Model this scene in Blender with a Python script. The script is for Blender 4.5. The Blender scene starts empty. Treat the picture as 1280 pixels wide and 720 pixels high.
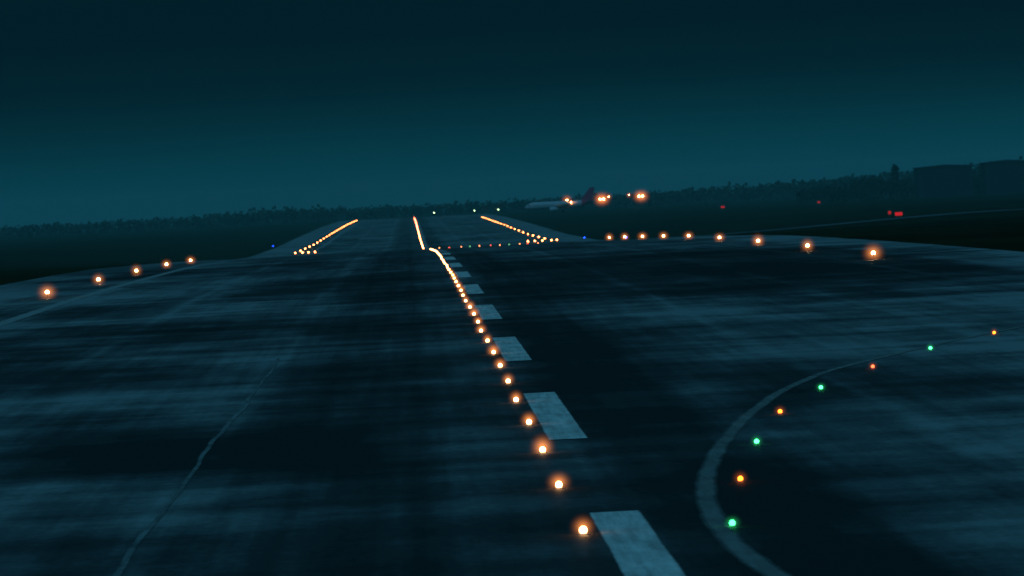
import bpy, math, random
import numpy as np
from mathutils import Matrix, Vector
random.seed(7); rng=np.random.default_rng(7)
sc=bpy.context.scene
sc.view_settings.view_transform='Standard'; sc.view_settings.look='None'; sc.view_settings.exposure=0
C=bpy.context.collection
XC=3.12      # lateral position of the row of centreline lights (m)

# ------------------------------------------------------------- terrain profile
def smooth_profile(kn, n=4000, L=14000., w=9):
    xs=np.linspace(0,L,n*2+1); k=np.array(kn)
    z=np.interp(xs,k[:,0],k[:,1])
    ker=np.hanning(2*w+1); ker/=ker.sum()
    zp=np.pad(z,(w,w),mode='reflect',reflect_type='odd'); z2=np.convolve(zp,ker,'valid')
    return xs,z2
P1=smooth_profile([(0,0),(300,1.5),(364,1.76),(424,1.86),(484,1.89),(544,1.88),(604,1.76),(664,1.43),(724,1.05),(837,.28),(1000,-1.3),(1190,-2.35),(1427,-2.04),(1762,-.5),(2225,1.3),(2700,2.3),(3200,2.4),(14000,2.6)],w=14)
P2=smooth_profile([(0,0),(300,1.5),(424,1.8),(544,1.86),(800,1.2),(1200,.5),(1800,.8),(3000,2.2),(14000,2.6)],w=20)
ys=np.concatenate([np.arange(0,900,4.),np.arange(900,3200,10.),np.geomspace(3200,13000,24)])
p1=np.interp(ys,*P1); p2=np.interp(ys,*P2)
def sstep(a,b,v):
    t=np.clip((v-a)/(b-a),0,1); return t*t*(3-2*t)
def gz(x,d):
    a=np.interp(d,ys,p1); b=np.interp(d,ys,p2); t=sstep(46,120,np.abs(x-3.))
    return a*(1-t)+b*t
# ------------------------------------------------------------- helpers
def mesh_obj(name,verts,faces,mats,midx=None,smooth=False,parent=None):
    me=bpy.data.meshes.new(name); me.from_pydata([tuple(v) for v in verts],[],[tuple(f) for f in faces]); me.update()
    for m in mats: me.materials.append(m)
    if midx is not None: me.polygons.foreach_set('material_index',midx)
    if smooth: me.polygons.foreach_set('use_smooth',[True]*len(me.polygons))
    ob=bpy.data.objects.new(name,me); C.objects.link(ob)
    if parent: ob.parent=parent
    return ob
def grid_mesh(name,xs,yy,zf,mat,dz=0):
    X,Y=np.meshgrid(xs,yy); Z=zf(X,Y)+dz
    v=np.stack([X.ravel(),Y.ravel(),Z.ravel()],1); nx=len(xs); ny=len(yy)
    i=(np.arange(ny-1)[:,None]*nx+np.arange(nx-1)[None,:]).ravel()
    f=np.stack([i,i+1,i+1+nx,i+nx],1)
    me=bpy.data.meshes.new(name); me.from_pydata(v.tolist(),[],f.tolist()); me.update(); me.materials.append(mat)
    ob=bpy.data.objects.new(name,me); C.objects.link(ob)
    return ob,X,Y
class NT:
    def __init__(s,name):
        s.m=bpy.data.materials.new(name); s.m.use_nodes=True; s.t=s.m.node_tree; s.t.nodes.clear()
        s.out=s.n('ShaderNodeOutputMaterial')
    def n(s,ty,**k):
        nd=s.t.nodes.new(ty)
        for a,b in k.items(): setattr(nd,a,b)
        return nd
    def l(s,a,b): s.t.links.new(a,b)
    def noise(s,vec,scale,detail=4,rough=.6):
        nd=s.n('ShaderNodeTexNoise'); nd.inputs['Scale'].default_value=scale; nd.inputs['Detail'].default_value=detail; nd.inputs['Roughness'].default_value=rough
        s.l(vec,nd.inputs['Vector']); return nd.outputs['Fac']
    def mapp(s,vec,scale,rz=0):
        m=s.n('ShaderNodeMapping'); m.inputs['Scale'].default_value=scale; m.inputs['Rotation'].default_value=(0,0,rz); s.l(vec,m.inputs['Vector']); return m.outputs['Vector']
    def math(s,op,a,b=None,c=None):
        nd=s.n('ShaderNodeMath',operation=op)
        for i,v in enumerate((a,b,c)):
            if v is None: continue
            if isinstance(v,(int,float)): nd.inputs[i].default_value=v
            else: s.l(v,nd.inputs[i])
        return nd.outputs[0]
    def ramp(s,fac,stops):
        r=s.n('ShaderNodeValToRGB'); e=r.color_ramp.elements
        while len(e)<len(stops): e.new(.5)
        for el,(p,c) in zip(e,stops): el.position=p; el.color=(*c,1) if len(c)==3 else c
        s.l(fac,r.inputs['Fac']); return r.outputs['Color']
def simple(name,col,rough=.6,metal=0,spec=.5,nscale=3.,var=.25):
    a=NT(name); tc=a.n('ShaderNodeTexCoord'); f=a.noise(tc.outputs['Object'],nscale)
    c=a.ramp(f,[(.3,tuple(x*(1-var) for x in col)),(.7,tuple(min(1,x*(1+var)) for x in col))])
    b=a.n('ShaderNodeBsdfPrincipled'); a.l(c,b.inputs['Base Color']); b.inputs['Roughness'].default_value=rough
    b.inputs['Metallic'].default_value=metal; b.inputs['Specular IOR Level'].default_value=spec
    a.l(b.outputs[0],a.out.inputs['Surface']); return a.m
def emis(name,col,st,sample=True):
    a=NT(name); e=a.n('ShaderNodeEmission'); e.inputs[0].default_value=(*col,1); e.inputs[1].default_value=st
    a.l(e.outputs[0],a.out.inputs['Surface'])
    if not sample: a.m.cycles.emission_sampling='NONE'
    return a.m
def bloom_glow(name,col,st):  # self-glowing volume with radial falloff, imitates camera bloom around a lamp
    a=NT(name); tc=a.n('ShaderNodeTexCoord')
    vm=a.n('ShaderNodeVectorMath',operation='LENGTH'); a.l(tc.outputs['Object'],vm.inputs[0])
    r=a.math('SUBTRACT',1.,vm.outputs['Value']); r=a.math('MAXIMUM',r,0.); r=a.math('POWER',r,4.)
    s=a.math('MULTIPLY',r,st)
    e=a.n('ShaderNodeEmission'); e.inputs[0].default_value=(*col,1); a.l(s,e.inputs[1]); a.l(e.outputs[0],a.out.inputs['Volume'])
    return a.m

# ------------------------------------------------------------- materials
def mat_pavement():
    a=NT('asphalt_runway'); g=a.n('ShaderNodeNewGeometry'); P=g.outputs['Position']
    at=a.n('ShaderNodeAttribute',attribute_name='tone')
    n1=a.noise(a.mapp(P,(.07,.022,.1)),1.,3,.55)     # big stains
    n2=a.noise(a.mapp(P,(.35,.10,.5),.15),1.,4,.6)
    n3=a.noise(a.mapp(P,(1.6,.025,1)),1.,3,.6)    # longitudinal streaks
    n4=a.noise(a.mapp(P,(1.,.6,1.)),4.,3,.7)
    n5=a.noise(a.mapp(P,(.045,.17,.1),.06),1.,4,.6)   # transverse bands
    s=a.math('MULTIPLY_ADD',a.math('SUBTRACT',n1,.5),1.8,at.outputs['Fac'])
    s=a.math('MULTIPLY_ADD',a.math('SUBTRACT',n2,.5),.8,s)
    s=a.math('MULTIPLY_ADD',a.math('SUBTRACT',n3,.5),.48,s)
    s=a.math('MULTIPLY_ADD',a.math('SUBTRACT',n4,.5),.5,s)
    s=a.math('MULTIPLY_ADD',a.math('SUBTRACT',n5,.5),1.1,s)
    c=a.ramp(s,[(0.,(.014,.014,.015)),(.35,(.044,.044,.046)),(.65,(.115,.117,.12)),(1.,(.26,.26,.26))])
    b=a.n('ShaderNodeBsdfPrincipled'); a.l(c,b.inputs['Base Color']); b.inputs['Roughness'].default_value=.65; b.inputs['Specular IOR Level'].default_value=.3
    a.l(b.outputs[0],a.out.inputs['Surface']); return a.m
def mat_grass():
    a=NT('grass_field'); g=a.n('ShaderNodeNewGeometry'); P=g.outputs['Position']
    n=a.noise(a.mapp(P,(.02,.01,.1)),1.,6,.65)
    c=a.ramp(n,[(.3,(.008,.011,.005)),(.7,(.026,.034,.013))])
    b=a.n('ShaderNodeBsdfPrincipled'); a.l(c,b.inputs['Base Color']); b.inputs['Roughness'].default_value=1; b.inputs['Specular IOR Level'].default_value=0.05
    a.l(b.outputs[0],a.out.inputs['Surface']); return a.m
def mat_paint(name,hi,lo,alpha_lo=.35,cover=1.,tint=(1,1,1)):
    a=NT(name); g=a.n('ShaderNodeNewGeometry'); P=g.outputs['Position']
    n=a.noise(a.mapp(P,(1.6,.35,1)),1.,6,.7); n2=a.noise(a.mapp(P,(6,.25,1)),1.,4,.6)
    s=a.math('MULTIPLY_ADD',n2,.45,a.math('MULTIPLY',n,.7))
    c=a.ramp(s,[(alpha_lo,(lo*tint[0],lo*tint[1],lo*tint[2])),(.72,(hi*tint[0],hi*tint[1],hi*tint[2]))])
    b=a.n('ShaderNodeBsdfPrincipled'); a.l(c,b.inputs['Base Color']); b.inputs['Roughness'].default_value=.7; b.inputs['Specular IOR Level'].default_value=.2
    at=a.n('ShaderNodeAttribute',attribute_name='edge')
    f=a.math('ADD',at.outputs['Fac'],a.math('MULTIPLY',a.math('SUBTRACT',n,.5),.9))
    mr=a.n('ShaderNodeMapRange'); mr.inputs['From Min'].default_value=.15; mr.inputs['From Max'].default_value=.75; mr.inputs['To Max'].default_value=cover
    a.l(f,mr.inputs['Value'])
    tr=a.n('ShaderNodeBsdfTransparent'); mx=a.n('ShaderNodeMixShader'); a.l(mr.outputs[0],mx.inputs[0]); a.l(tr.outputs[0],mx.inputs[1]); a.l(b.outputs[0],mx.inputs[2])
    a.l(mx.outputs[0],a.out.inputs['Surface']); return a.m
M_pave=mat_pavement(); M_grass=mat_grass()
M_white=mat_paint('worn_white_paint',.84,.30,.35,1.,(1,.88,.84)); M_taxi=mat_paint('faded_taxi_paint',.30,.12,.35,.85,(1.,.92,.88)); M_edge=mat_paint('faded_edge_paint',.45,.2,.35,.9,(1,.92,.88))
M_seal=mat_paint('joint_sealant',.30,.10,.42,.8); M_edge2=mat_paint('very_faded_edge_paint',.2,.06,.45,.35)
M_conc=simple('taxiway_concrete',(.12,.12,.12),.8,0,.2,.05)
M_steel=simple('fixture_steel',(.25,.25,.25),.45,.8)

# ------------------------------------------------------------- ground + pavements
gx=np.concatenate([-np.geomspace(4500,140,14),np.arange(-120,-43,7.),[-42.9,-38.5],[0,3],[44.5,48.9],np.arange(56,130,7.),np.geomspace(140,4500,14)])
ground,_,_=grid_mesh('ground',gx,ys,gz,M_grass)
ry=np.unique(np.concatenate([np.arange(40,440,1.),np.arange(440,900,4.),ys[(ys>=900)&(ys<=2900)]]))
rx=np.arange(-38,44.01,.5)
runway,X,Y=grid_mesh('runway',rx,ry,gz,M_pave,.03)
T=np.full(X.shape,.53)
def box(x0,x1,d0,d1,a,sx=.8,sy=5):
    global T
    w=sstep(x0-sx,x0+sx,X)*(1-sstep(x1-sx,x1+sx,X))*sstep(d0-sy,d0+sy,Y)*(1-sstep(d1-sy,d1+sy,Y)); T=T+a*w
T-= .26*np.exp(-((X-(XC-4.6))/2.9)**2)+.26*np.exp(-((X-(XC+3.0))/2.2)**2)
for xx in (XC-6.2,XC-3.1,XC+2.2,XC+4.4): T-=.12*np.exp(-((X-xx)/.35)**2)
box(-11,-1.5,128,147,-.42,1.2,3); box(-13,-2,80,124,.20,1,3); box(-36,-12,335,420,.26,2,10); box(-22,-8,236,280,-.22,2,6)
box(-17,-6,150,215,.14,1,6); box(6,41,290,455,-.36,3,14); box(11,36,178,256,.20,2,6); box(4,8,112,250,-.22,.9,14)
box(6.3,9,80,122,-.34,.5,5); box(9,18,86,140,.18,1,4); box(10,22,148,163,-.24,1,4); box(-38,-8,455,640,-.12,2,14)
box(36.5,45,0,3000,.35,.8); box(-39,-29.5,0,3000,.28,.8); box(-40,45,1150,2900,.16,1,60)  # last box lightens the far runway colour to imitate distance haze
box(-34,-14,283,300,.16,2,3); box(5,38,268,274,.20,2,2); box(-12,38,210,216,.08,2,2)
for xx in (-5.75,13.4,-14.6,22.2,-23.4): T+=.22*np.exp(-((X-xx-.10*np.sin(Y/11.))/.35)**2)
for k in range(80):
    x0=rng.uniform(-36,38); d0=rng.uniform(70,700); w=rng.uniform(2,14); l=rng.uniform(4,30); box(x0,x0+w,d0,d0+l,rng.normal(0,.10),.6,2.)
at=runway.data.attributes.new('tone','FLOAT','POINT'); at.data.foreach_set('value',T.ravel().astype(np.float32))

def strip_obj(name,segs,mat):
    V=[];F=[];E=[]
    for px,py,w,nx,ny,soft in segs:
        b=len(V); n=len(px)
        for i in range(n):
            for o in (-1,-1+soft,1-soft,1):
                x=px[i]+o*nx[i]*w[i]; y=py[i]+o*ny[i]*w[i]; V.append((x,y,float(gz(x,y))+.045)); E.append(0. if abs(o)==1 else 1.)
        for i in range(n-1):
            for j in range(3): a=b+4*i+j; F.append((a,a+1,a+5,a+4))
    o=mesh_obj(name,V,F,[mat]); at=o.data.attributes.new('edge','FLOAT','POINT'); at.data.foreach_set('value',E); return o
def ribbon(name,pts,widths,mat,soft=.5,k=15):
    pts=np.array(pts,float); seg=np.r_[0,np.cumsum(np.hypot(*np.diff(pts,axis=0).T))]
    n=max(2,int(seg[-1]/1.0)); s=np.linspace(0,seg[-1],n)
    px=np.interp(s,seg,pts[:,0]); py=np.interp(s,seg,pts[:,1])
    if k:
        kk=np.hanning(k); kk/=kk.sum(); h=k//2
        px=np.convolve(np.pad(px,h,mode='reflect',reflect_type='odd'),kk,'valid'); py=np.convolve(np.pad(py,h,mode='reflect',reflect_type='odd'),kk,'valid')
    tx=np.gradient(px); ty=np.gradient(py); L=np.hypot(tx,ty)
    w=np.interp(np.linspace(0,1,n),np.linspace(0,1,len(widths)),widths)/2
    return strip_obj(name,[(px,py,w,ty/L,-tx/L,soft)],mat)
segs=[]
for k in range(-1,44):
    d0=75+60*k; d1=d0+30
    if d0<40: continue
    rows=np.unique(np.r_[d0,ys[(ys>d0)&(ys<d1)],d1]); o=np.ones(len(rows))
    segs.append((o*(XC+.83),rows,o*.55,o,o*0,.16))
strip_obj('runway_centerline_marking',segs,M_white)
yy=np.unique(np.r_[np.arange(60,2880,4)]); o=np.ones(len(yy))
strip_obj('runway_edge_line',[(o*-24.2,yy,o*.6,o,o*0,.4)],M_edge)
strip_obj('runway_edge_line',[(o*31.2,yy,o*.5,o,o*0,.6)],M_edge2)
curve=[(6.9,70),(6.3,80),(5.92,87),(5.7,95),(5.85,104),(6.42,115),(7.38,126),(9.0,141),(11.2,157),(13.85,171),(16.8,181),(20.2,192),(25,206),(31,222),(38,240),(44,256)]
ribbon('taxiway_lead_off_line',curve,[.62,.62,.50,.46,.6,.8],M_taxi,.75)
ribbon('joint_sealant_line',[(-5.78+.05*math.sin(d/6.)+.11*(rng.random()-.5)+(.12 if d>160 else 0),d) for d in range(60,215,4)],[.22,.22,.16,.22,.18,.18],M_seal,.7,5)
tx=np.concatenate([[44.2,46,49],np.arange(56,130,7.),np.arange(140,700,40.)])
grid_mesh('taxiway',tx,ys[(ys>=995)&(ys<=1040)],gz,M_conc,.12)

# ------------------------------------------------------------- light fixtures
def lathe(prof,n=16):
    V=[];F=[]
    for r,z in prof:
        for i in range(n):
            t=2*math.pi*i/n; V.append((r*math.cos(t),r*math.sin(t),z))
    for j in range(len(prof)-1):
        for i in range(n): F.append((j*n+i,j*n+(i+1)%n,(j+1)*n+(i+1)%n,(j+1)*n+i))
    F.append(tuple(range((len(prof)-1)*n,len(prof)*n))); F.append(tuple(reversed(range(n))))
    return V,F
def fixture(name,body,lens,mat):
    V,F=lathe(body); m=[0]*len(F); V2,F2=lathe(lens,10); b=len(V); V+=V2; F+=[tuple(i+b for i in f) for f in F2]; m+=[1]*len(F2)
    me=bpy.data.meshes.new(name); me.from_pydata(V,[],F); me.update(); me.materials.append(M_steel); me.materials.append(mat)
    me.polygons.foreach_set('material_index',m); return me
def globe(r,z0,n=7): return [(r*math.cos(t),z0+r*.7+r*math.sin(t)) for t in np.linspace(-.75,math.pi/2*.9,n)]
def dome(r,z0,h,n=5): return [(r*math.cos(t),z0+h*math.sin(t)) for t in np.linspace(0,math.pi/2*.93,n)]
def inset(name,mat,r): return fixture(name,[(r*1.7,0),(r*1.65,.015),(r*1.0,.03)],globe(r,.028),mat)
def elevated(name,mat,r): return fixture(name,[(.16,0),(.16,.03),(.035,.05),(.03,.30),(.09,.32),(.09,.36)],globe(r,.355),mat)
OR=(1.,.30,.07)
E_c=emis('centerline_lamp_glass',(1.,.50,.20),13); E_e=emis('edge_lamp_glass',(1.,.50,.22),24,False); E_far=emis('far_lamp_glass',(1.,.28,.075),28,False); E_mid=emis('mid_lamp_glass',(1.,.36,.11),17,False)
E_farr=emis('far_red_lamp_glass',(1.,.16,.07),30,False); E_g=emis('green_lamp_glass',(.05,1.,.22),7,False); E_o=emis('amber_lamp_glass',(1.,.18,.015),7,False); E_r=emis('red_lamp_glass',(1.,.09,.03),6,False); E_b=emis('blue_lamp_glass',(.01,.07,1.),11,False)
E_gf=emis('far_green_lamp_glass',(.45,1.,.5),18,False); E_w=emis('small_lamp_glass',(1.,.30,.1),12,False)
E_wr=emis('small_red_lamp_glass',(1.,.10,.05),9,False); E_wg=emis('small_green_lamp_glass',(.15,.7,.25),5,False)
me_c=inset('centerline_fixture',E_c,.08); me_cf=inset('centerline_fixture_mid',E_mid,.09); me_cff=inset('centerline_fixture_far',E_far,.12); me_cr=inset('centerline_fixture_red',E_farr,.15)
me_e=elevated('edge_fixture',E_e,.15); me_ef=elevated('edge_fixture_far',E_far,.18)
me_g=inset('taxi_fixture_green',E_g,.062); me_o=inset('taxi_fixture_amber',E_o,.062); me_r=inset('taxi_fixture_red',E_r,.06)
me_b=elevated('taxi_edge_fixture',E_b,.15); me_gf=elevated('approach_fixture',E_gf,.24); me_sm=inset('taxi_fixture_small',E_w,.09); me_smr=inset('taxi_fixture_smallred',E_wr,.09); me_smg=inset('taxi_fixture_smallgreen',E_wg,.09)
def ico(name,mat):
    import bmesh
    bm=bmesh.new(); bmesh.ops.create_icosphere(bm,subdivisions=2,radius=1.03); me=bpy.data.meshes.new(name); bm.to_mesh(me); bm.free(); me.materials.append(mat); return me
H_c=ico('bloom_c',bloom_glow('bloom_glow_centerline',OR,8.)); H_e=ico('bloom_e',bloom_glow('bloom_glow_edge',OR,2.6)); H_g=ico('bloom_g',bloom_glow('bloom_glow_green',(.05,1,.3),4)); H_o=ico('bloom_o',bloom_glow('bloom_glow_amber',(1,.2,.02),4))  # glow spheres added in lamp colours as stand-in for bloom
def light(name,me,x,d,h=None,hr=.3,hz=.08,dz=.03):
    ob=bpy.data.objects.new(name,me); C.objects.link(ob); ob.location=(x,d,float(gz(x,d))+dz); ob.rotation_euler[2]=random.random()*6
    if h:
        c=bpy.data.objects.new('bloom_halo',h); C.objects.link(c); c.parent=ob; c.location=(0,0,hz); c.scale=(hr*random.uniform(.9,1.1),hr*random.uniform(.9,1.1),hr*random.uniform(.85,1.1))  # added emissive sphere, bloom around the lamp
    return ob
d=99.
while d<2720:
    if not 800<d<1150:
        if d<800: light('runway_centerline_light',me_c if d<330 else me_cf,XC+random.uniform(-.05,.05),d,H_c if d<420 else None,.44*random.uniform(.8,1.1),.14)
        elif d<1800: light('runway_centerline_light',me_cff,XC,d)
        else: light('runway_centerline_light',me_cr,XC,d)
    d+=15.
for d in range(364,861,60):
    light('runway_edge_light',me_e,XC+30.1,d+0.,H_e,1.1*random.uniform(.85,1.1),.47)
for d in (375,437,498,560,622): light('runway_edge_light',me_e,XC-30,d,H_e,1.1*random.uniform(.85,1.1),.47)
for d in range(1190,2660,58):
    light('runway_edge_light',me_ef,XC-30,d)
    if d<2300: light('runway_edge_light',me_ef,XC+30.1,d)
for dx in (-28.3,-26.9,-25.4): light('runway_threshold_light',me_ef,XC+dx,1190)
for dx in (24.6,26.2,28.0,31.4): light('runway_threshold_light',me_ef,XC+dx,1190)
for i,xx in enumerate(np.linspace(7,29,11)): light('taxiway_centerline_light',(me_sm,me_smr,me_sm,me_smg)[i%4],xx+rng.uniform(-.5,.5),1150+rng.uniform(-6,6))
for i,(x,d) in enumerate([(6.02,99),(7.1,113),(8.5,128),(10.2,143),(12.5,157),(15.4,171),(18.8,185),(22.6,197.6)]):
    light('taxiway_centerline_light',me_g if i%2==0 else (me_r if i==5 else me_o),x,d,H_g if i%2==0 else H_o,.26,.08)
for x,d in ((-39,1450),(42,1220),(47,1100)): light('taxiway_edge_light',me_b,x,d)
for x,d in ((14,2750),(36,2750),(48,2700),): light('approach_light',me_gf,x,d,None,dz=1.8)

# ------------------------------------------------------------- airliner
def tube(rings,n=20):
    V=[];F=[]
    for x,r,zc in rings:
        for i in range(n):
            t=2*math.pi*i/n; V.append((x,r*math.cos(t),zc+r*math.sin(t)))
    for j in range(len(rings)-1):
        for i in range(n): F.append((j*n+i,j*n+(i+1)%n,(j+1)*n+(i+1)%n,(j+1)*n+i))
    F.append(tuple(reversed(range(n)))); F.append(tuple(range((len(rings)-1)*n,len(rings)*n)))
    return V,F
def prism(root,tip,th_r,th_t,axis):
    V=[]
    for (pts,th) in ((root,th_r),(tip,th_t)):
        for s in (-1,1):
            for p in pts: 
                q=list(p); q[axis]+=s*th/2; V.append(q)
    F=[(0,1,3,2),(4,6,7,5),(0,2,6,4),(1,5,7,3),(0,4,5,1),(2,3,7,6)]
    return V,F
M_fus=simple('white_fuselage_paint',(.42,.42,.43),.5,0,.3,.2,.05); M_tail=simple('crimson_tail_paint',(.32,.02,.08),.5,0,.3,.3,.1); M_dark=simple('dark_glass',(.02,.02,.025),.2); M_grey=simple('wing_grey',(.2,.2,.21),.5); M_rub=simple('tyre_rubber',(.03,.03,.03),.8)
plane=bpy.data.objects.new('airliner',None); C.objects.link(plane)
V,F=tube([(-17,.15,3.1),(-16.7,.6,3.15),(-16,1.05,3.3),(-15,1.5,3.5),(-13.5,1.85,3.65),(-12,1.97,3.7),(8,1.97,3.7),(11,1.75,3.95),(14,1.2,4.4),(16.3,.6,4.75),(17.2,.2,4.9)])
mesh_obj('fuselage',V,F,[M_fus],smooth=True,parent=plane)
for s in (-1,1):
    V,F=prism([(-4,s*1.6,2.7),(3,s*1.6,2.7)],[(4.6,s*17,4.0),(6.1,s*17,4.0)],.75,.2,2); mesh_obj('wing',V,F,[M_grey],parent=plane)
    V,F=prism([(4.9,s*17,4.0),(6.0,s*17,4.0)],[(5.9,s*17.4,5.9),(6.5,s*17.4,5.9)],.15,.08,1); mesh_obj('winglet',V,F,[M_tail],parent=plane)
    V,F=prism([(12.2,s*.8,4.7),(15.6,s*.8,4.7)],[(15.6,s*6.2,5.3),(17,s*6.2,5.3)],.3,.12,2); mesh_obj('tailplane',V,F,[M_grey],parent=plane)
    V,F=tube([(-4.6,.95,0),(-4.3,1.12,0),(-2.5,1.15,0),(-1,.85,0),(0,.5,0)]); o=mesh_obj('engine',V,F,[M_fus],smooth=True,parent=plane); o.location=(0,s*5.7,1.75)
    V,F=tube([(-4.62,.8,0),(-4.55,.8,0)]); o=mesh_obj('engine_intake',V,F,[M_dark],parent=plane); o.location=(-.02,s*5.7,1.75)
    V,F=prism([(-2.6,s*5.7,2.7),(-.5,s*5.7,2.7)],[(-2,s*5.7,3.2),(1,s*5.7,3.2)],.3,.3,1); mesh_obj('pylon',V,F,[M_grey],parent=plane)
    V=[];F=[]
    for i in range(36):
        x=-12.6+i*.62
        if abs(x+2)<.4: continue
        b=len(V); V+=[(x,s*1.975,3.95),(x+.24,s*1.975,3.95),(x+.24,s*1.94,4.28),(x,s*1.94,4.28)]; F.append((b,b+1,b+2,b+3))
    mesh_obj('cabin_windows',V,F,[M_dark],parent=plane)
    V,F=tube([(-.35,.55,0),(-.3,.6,0),(.3,.6,0),(.35,.55,0)]); o=mesh_obj('main_wheel',V,F,[M_rub],parent=plane); o.location=(1.6,s*3.6,.6); o.rotation_euler[2]=math.pi/2
    V,F=lathe([(.14,.6),(.14,2.6)]); o=mesh_obj('main_gear_leg',V,F,[M_steel],parent=plane); o.location=(1.6,s*3.3,0)
V,F=prism([(10.2,0,5.2),(16,0,5.2)],[(15.2,0,11.6),(17.6,0,11.6)],.4,.2,1); mesh_obj('tail_fin',V,F,[M_tail],parent=plane)
V,F=tube([(11,1.79,3.96),(14,1.23,4.41),(16.3,.63,4.76)]); mesh_obj('tail_livery',V,F,[M_tail],smooth=True,parent=plane)
V,F=tube([(-.2,.36,0),(-.17,.4,0),(.17,.4,0),(.2,.36,0)]); o=mesh_obj('nose_wheel',V,F,[M_rub],parent=plane); o.location=(-11.8,0,.4); o.rotation_euler[2]=math.pi/2
V,F=lathe([(.1,.4),(.1,2.2)]); o=mesh_obj('nose_gear_leg',V,F,[M_steel],parent=plane); o.location=(-11.8,0,0)
mesh_obj('cockpit_window',[(-15.6,-1.2,3.95),(-14.6,-1.62,4.0),(-14.3,-1.5,4.55),(-15.2,-.95,4.45)],[(0,1,2,3)],[M_dark],parent=plane)
V,F=lathe(globe(.36,0),12); o=mesh_obj('landing_light',V,F,[emis('landing_lamp_glass',(1,.42,.16),65,False)],parent=plane); o.location=(5.6,-2.6,4.6)
plane.location=(74,2480,float(gz(74,2480))+.1); plane.rotation_euler[2]=math.radians(-4)

# ------------------------------------------------------------- apron flood lights
E_fl=emis('floodlight_glass',(1.,.42,.15),80,False); H_f=ico('bloom_f',bloom_glow('bloom_glow_flood',OR,.6))  # floodlight bloom is an added emissive sphere too
def mast(x,d,h,heads,big=1.):
    r=bpy.data.objects.new('apron_floodlight',None); C.objects.link(r); r.location=(x,d,float(gz(x,d)))
    V,F=lathe([(.3,0),(.3,.15),(.13,.2),(.08,h)]); mesh_obj('pole',V,F,[M_steel],parent=r)
    V,F=prism([(-1.2*heads/2,-.06,h),(-1.2*heads/2,.06,h)],[(1.2*heads/2,-.06,h),(1.2*heads/2,.06,h)],.12,.12,2); mesh_obj('crossarm',V,F,[M_steel],parent=r)
    for i in range(heads):
        xx=(i-(heads-1)/2)*1.8
        V,F=tube([(-.05,.36,0),(.25,.36,0),(.4,.2,0)],12); o=mesh_obj('lamp_housing',V,F,[M_steel],parent=r); o.location=(xx,0,h); o.rotation_euler=(0,0,math.pi/2)
        V,F=lathe(dome(.36*big,0,.12),12); o=mesh_obj('lamp_lens',V,F,[E_fl],parent=r); o.location=(xx,-.06,h); o.rotation_euler=(math.pi/2,0,0)
        c=bpy.data.objects.new('bloom_halo',H_f); C.objects.link(c); c.parent=r; c.location=(xx,-.5,h); c.scale=(4.8*big,)*3
mast(99.5,2600,5.6,2,1.15); mast(119.5,2600,6.2,2,1.1); mast(105,2650,6.6,1,.6); mast(80.3,2560,5.9,1,.9); mast(116,2660,7,1,.5)
def sign(x,d,w,st=.45):
    r=bpy.data.objects.new('illuminated_taxiway_sign',None); C.objects.link(r); r.location=(x,d,float(gz(x,d)))
    a=w/2
    V=[(-a,0,.4),(a,0,.4),(a,0,1.2),(-a,0,1.2),(-a,.3,.4),(a,.3,.4),(a,.3,1.2),(-a,.3,1.2)]
    mesh_obj('case',V,[(0,1,2,3),(5,4,7,6),(4,0,3,7),(1,5,6,2),(3,2,6,7),(4,5,1,0)],[M_steel],parent=r)
    mesh_obj('lit_panel',[(-a+.05,-.01,.45),(a-.05,-.01,.45),(a-.05,-.01,1.15),(-a+.05,-.01,1.15)],[(0,1,2,3)],[emis('red_sign_panel',(1,.03,.04),st,False)],parent=r)
    for s in (-.7,.7):
        V,F=lathe([(.05,0),(.05,.41)]); o=mesh_obj('leg',V,F,[M_steel],parent=r); o.location=(s*a,.15,0)
sign(101,1045,1.6,.5); sign(105.3,1110,.7,.35); sign(162,2000,1.2,.3); sign(124,2000,1.5,.4)

# ------------------------------------------------------------- trees
M_leaf=simple('foliage',(.04,.05,.035),.9,0,.1,.4,.3); M_bark=simple('bark',(.05,.045,.04),.9)
def add_tree(V,F,M,x,y,z,h,w,nleaf):
    b=len(V); r=.035*h
    for zz,rr in ((0,r),(.45*h,r*.6),(.8*h,r*.2)):
        for i in range(5):
            t=i*2*math.pi/5; V.append((x+rr*math.cos(t),y+rr*math.sin(t),z+zz))
    for j in range(2):
        for i in range(5): F.append((b+j*5+i,b+j*5+(i+1)%5,b+(j+1)*5+(i+1)%5,b+(j+1)*5+i)); M.append(1)
    nb=5
    blobs=[(x+rng.normal(0,.22)*w,y+rng.normal(0,.22)*w,z+h*rng.uniform(.38,.86),w*rng.uniform(.22,.36)) for _ in range(nb)]+[(x,y,z+h*.8,w*.22),(x,y,z+h*.3,w*.35)]
    for _ in range(nleaf):
        bx,by,bz,br=blobs[rng.integers(len(blobs))]
        v=rng.normal(size=3); v/=np.linalg.norm(v); v*=br*rng.uniform(.5,1.05)
        c=np.array((bx,by,bz))+v*(1,1,1.1); s=br*rng.uniform(.25,.5)
        a=rng.normal(size=3); a/=np.linalg.norm(a); q=np.cross(a,rng.normal(size=3)); q/=np.linalg.norm(q)
        b=len(V); V+= [tuple(c+a*s),tuple(c+q*s),tuple(c-a*s*.8),tuple(c-q*s)]; F.append((b,b+1,b+2,b+3)); M.append(0)
V=[];F=[];M=[]
def top_px(sx):
    return np.interp(sx,[-400,0,230,300,340,420,520,700,800,900,1000,1080,1140,1300,1700],[1.6,1.8,2.2,3.6,4.2,2.8,2.4,2.4,3.2,4.2,5.2,6.6,8.0,9.5,9])
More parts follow.
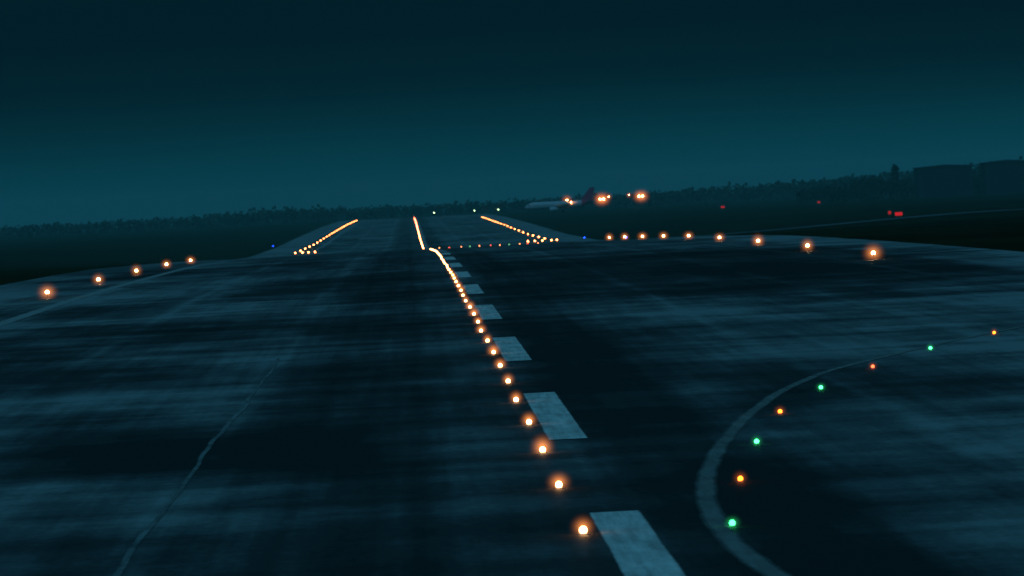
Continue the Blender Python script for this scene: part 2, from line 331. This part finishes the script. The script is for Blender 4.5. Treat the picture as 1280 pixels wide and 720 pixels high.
for i in range(760):
    sx=-150+i*(1680/760.)+rng.uniform(-3,3); d=3000+rng.uniform(-120,160)
    x=(sx-510)*d/6345; z=float(gz(x,d)); h=max(3,(7.03+top_px(sx))-z)*rng.uniform(.8,1.02)
    add_tree(V,F,M,x,d,z,h,h*rng.uniform(.8,1.3),36)
mesh_obj('distant_treeline',V,F,[M_leaf,M_bark],M)
V=[];F=[];M=[]
for i in range(110):
    sx=1000+i*3.8+rng.uniform(-3,3); d=2150+rng.uniform(-30,60); x=(sx-510)*d/6345; z=float(gz(x,d))
    h=np.interp(sx,[1000,1100,1150,1218,1235,1420],[6,10,8,9,13.5,13.5])*rng.uniform(.85,1.03)
    add_tree(V,F,M,x,d,z,h,h*.8,80)
mesh_obj('tree_belt',V,F,[M_leaf,M_bark],M)
V=[];F=[];M=[]; x,d=(1121-510)*2100/6345,2100; add_tree(V,F,M,x,d,float(gz(x,d)),17,5.2,360); mesh_obj('poplar_tree',V,F,[M_leaf,M_bark],M)

# ------------------------------------------------------------- hangar buildings
M_wall=simple('hangar_cladding',(.045,.048,.05),.8,0,.1); M_roof=simple('hangar_roof',(.04,.04,.045),.8,0,.1)
def hangar(hx,hd,hw,H):
    hg=bpy.data.objects.new('airport_hangar',None); C.objects.link(hg); hg.location=(hx,hd,float(gz(hx,hd)))
    def boxm(name,x0,x1,y0,y1,z0,z1,mat):
        V=[(x0,y0,z0),(x1,y0,z0),(x1,y1,z0),(x0,y1,z0),(x0,y0,z1),(x1,y0,z1),(x1,y1,z1),(x0,y1,z1)]
        return mesh_obj(name,V,[(0,1,5,4),(1,2,6,5),(2,3,7,6),(3,0,4,7),(4,5,6,7),(3,2,1,0)],[mat],parent=hg)
    boxm('walls',-hw,hw,0,18,0,H,M_wall); e=hw+.4
    mesh_obj('roof',[(-e,-.4,H),(e,-.4,H),(e,18.4,H),(-e,18.4,H),(-e,-.4,H+.4),(0,-.4,H+1.1),(e,-.4,H+.4),(-e,18.4,H+.4),(0,18.4,H+1.1),(e,18.4,H+.4)],[(0,1,6,5,4),(3,7,8,9,2),(4,5,8,7),(5,6,9,8),(0,4,7,3),(1,2,9,6),(0,3,2,1)],[M_roof],parent=hg)
    n=6; pw=2*(hw-1.5)/n
    for i in range(n): boxm('door_panel',-hw+1.5+i*pw,-hw+1.5+i*pw+pw*.95,-.12,-.01,.05,H*.7,M_roof)
    n=8; pw=2*(hw-1)/n
    for i in range(n): boxm('window',-hw+1+i*pw,-hw+1+i*pw+pw*.6,-.06,-.005,H*.8,H*.89,M_roof)
hangar((1184-510)*2060/6345,2060,11,12.2); hangar((1262-510)*2060/6345,2060,9,12.9)

# ------------------------------------------------------------- low mist over the airfield (real homogeneous volume)
a=NT('mist_volume'); vs=a.n('ShaderNodeVolumeScatter'); vs.inputs['Color'].default_value=(.35,1.,.93,1); vs.inputs['Density'].default_value=.00017; vs.inputs['Anisotropy'].default_value=0
a.l(vs.outputs[0],a.out.inputs['Volume'])
V=[(x,y,z) for z in (-12,55) for y in (480,9000) for x in (-2500,2500)]
mesh_obj('mist',V,[(0,2,3,1),(4,5,7,6),(0,1,5,4),(1,3,7,5),(3,2,6,7),(2,0,4,6)],[a.m])

# ------------------------------------------------------------- world / light
w=bpy.data.worlds.new('World'); sc.world=w; w.use_nodes=True; t=w.node_tree; t.nodes.clear()
N=t.nodes.new; Lk=t.links.new
out=N('ShaderNodeOutputWorld'); bg=N('ShaderNodeBackground'); Lk(bg.outputs[0],out.inputs[0])
tc=N('ShaderNodeTexCoord'); sep=N('ShaderNodeSeparateXYZ'); Lk(tc.outputs['Generated'],sep.inputs[0])
mp=N('ShaderNodeMapping'); mp.inputs['Scale'].default_value=(9,9,120); Lk(tc.outputs['Generated'],mp.inputs[0])
nz=N('ShaderNodeTexNoise'); nz.inputs['Scale'].default_value=1.3; nz.inputs['Detail'].default_value=4; Lk(mp.outputs[0],nz.inputs['Vector'])
m1=N('ShaderNodeMath'); m1.operation='SUBTRACT'; Lk(nz.outputs['Fac'],m1.inputs[0]); m1.inputs[1].default_value=.5
m2=N('ShaderNodeMath'); m2.operation='MULTIPLY_ADD'; Lk(m1.outputs[0],m2.inputs[0]); m2.inputs[1].default_value=.006; Lk(sep.outputs['Z'],m2.inputs[2])
mr=N('ShaderNodeMapRange'); mr.inputs['From Min'].default_value=-.005; mr.inputs['From Max'].default_value=.095; Lk(m2.outputs[0],mr.inputs['Value'])
rp=N('ShaderNodeValToRGB'); e=rp.color_ramp.elements
stops=[(0,(.0004,.039,.050)),(.09,(.0003,.040,.052)),(.16,(.0002,.030,.040)),(.22,(.0002,.018,.026)),(.29,(.0001,.0090,.0145)),(.40,(.0001,.0076,.0130)),(.47,(.0001,.0088,.0148)),(1.,(.002,.024,.036))]
while len(e)<len(stops): e.new(.5)
for el,(p,c) in zip(e,stops): el.position=p; el.color=(*c,1)
Lk(mr.outputs[0],rp.inputs[0])
sky=N('ShaderNodeTexSky'); sky.sky_type='NISHITA'; sky.sun_disc=False; sky.sun_elevation=math.radians(0.5); sky.sun_rotation=math.radians(200)
mx=N('ShaderNodeMixRGB'); mx.blend_type='ADD'; mx.inputs[0].default_value=.0003; Lk(rp.outputs[0],mx.inputs[1]); Lk(sky.outputs[0],mx.inputs[2])
Lk(mx.outputs[0],bg.inputs[0]); bg.inputs[1].default_value=1.
sd=bpy.data.lights.new('dusk_sky_light','SUN'); sd.energy=1.0; sd.angle=math.radians(25); sd.color=(.10,.52,.86)
so=bpy.data.objects.new('dusk_sky_light',sd); C.objects.link(so); so.rotation_euler=(math.radians(38),0,math.radians(-25))

# ------------------------------------------------------------- camera
cd=bpy.data.cameras.new('camera'); cam=bpy.data.objects.new('camera',cd); C.objects.link(cam); sc.camera=cam
cd.sensor_width=36; cd.lens=178.45; cd.clip_start=1; cd.clip_end=30000
cam.matrix_world=Matrix.Translation((0,0,7.03))@Matrix.Rotation(-math.radians(1.128),4,'Z')@Matrix.Rotation(math.pi/2-math.radians(.943),4,'X')@Matrix.Rotation(-.05,4,'Z')
cd.dof.use_dof=True; cd.dof.focus_distance=180; cd.dof.aperture_fstop=2.8
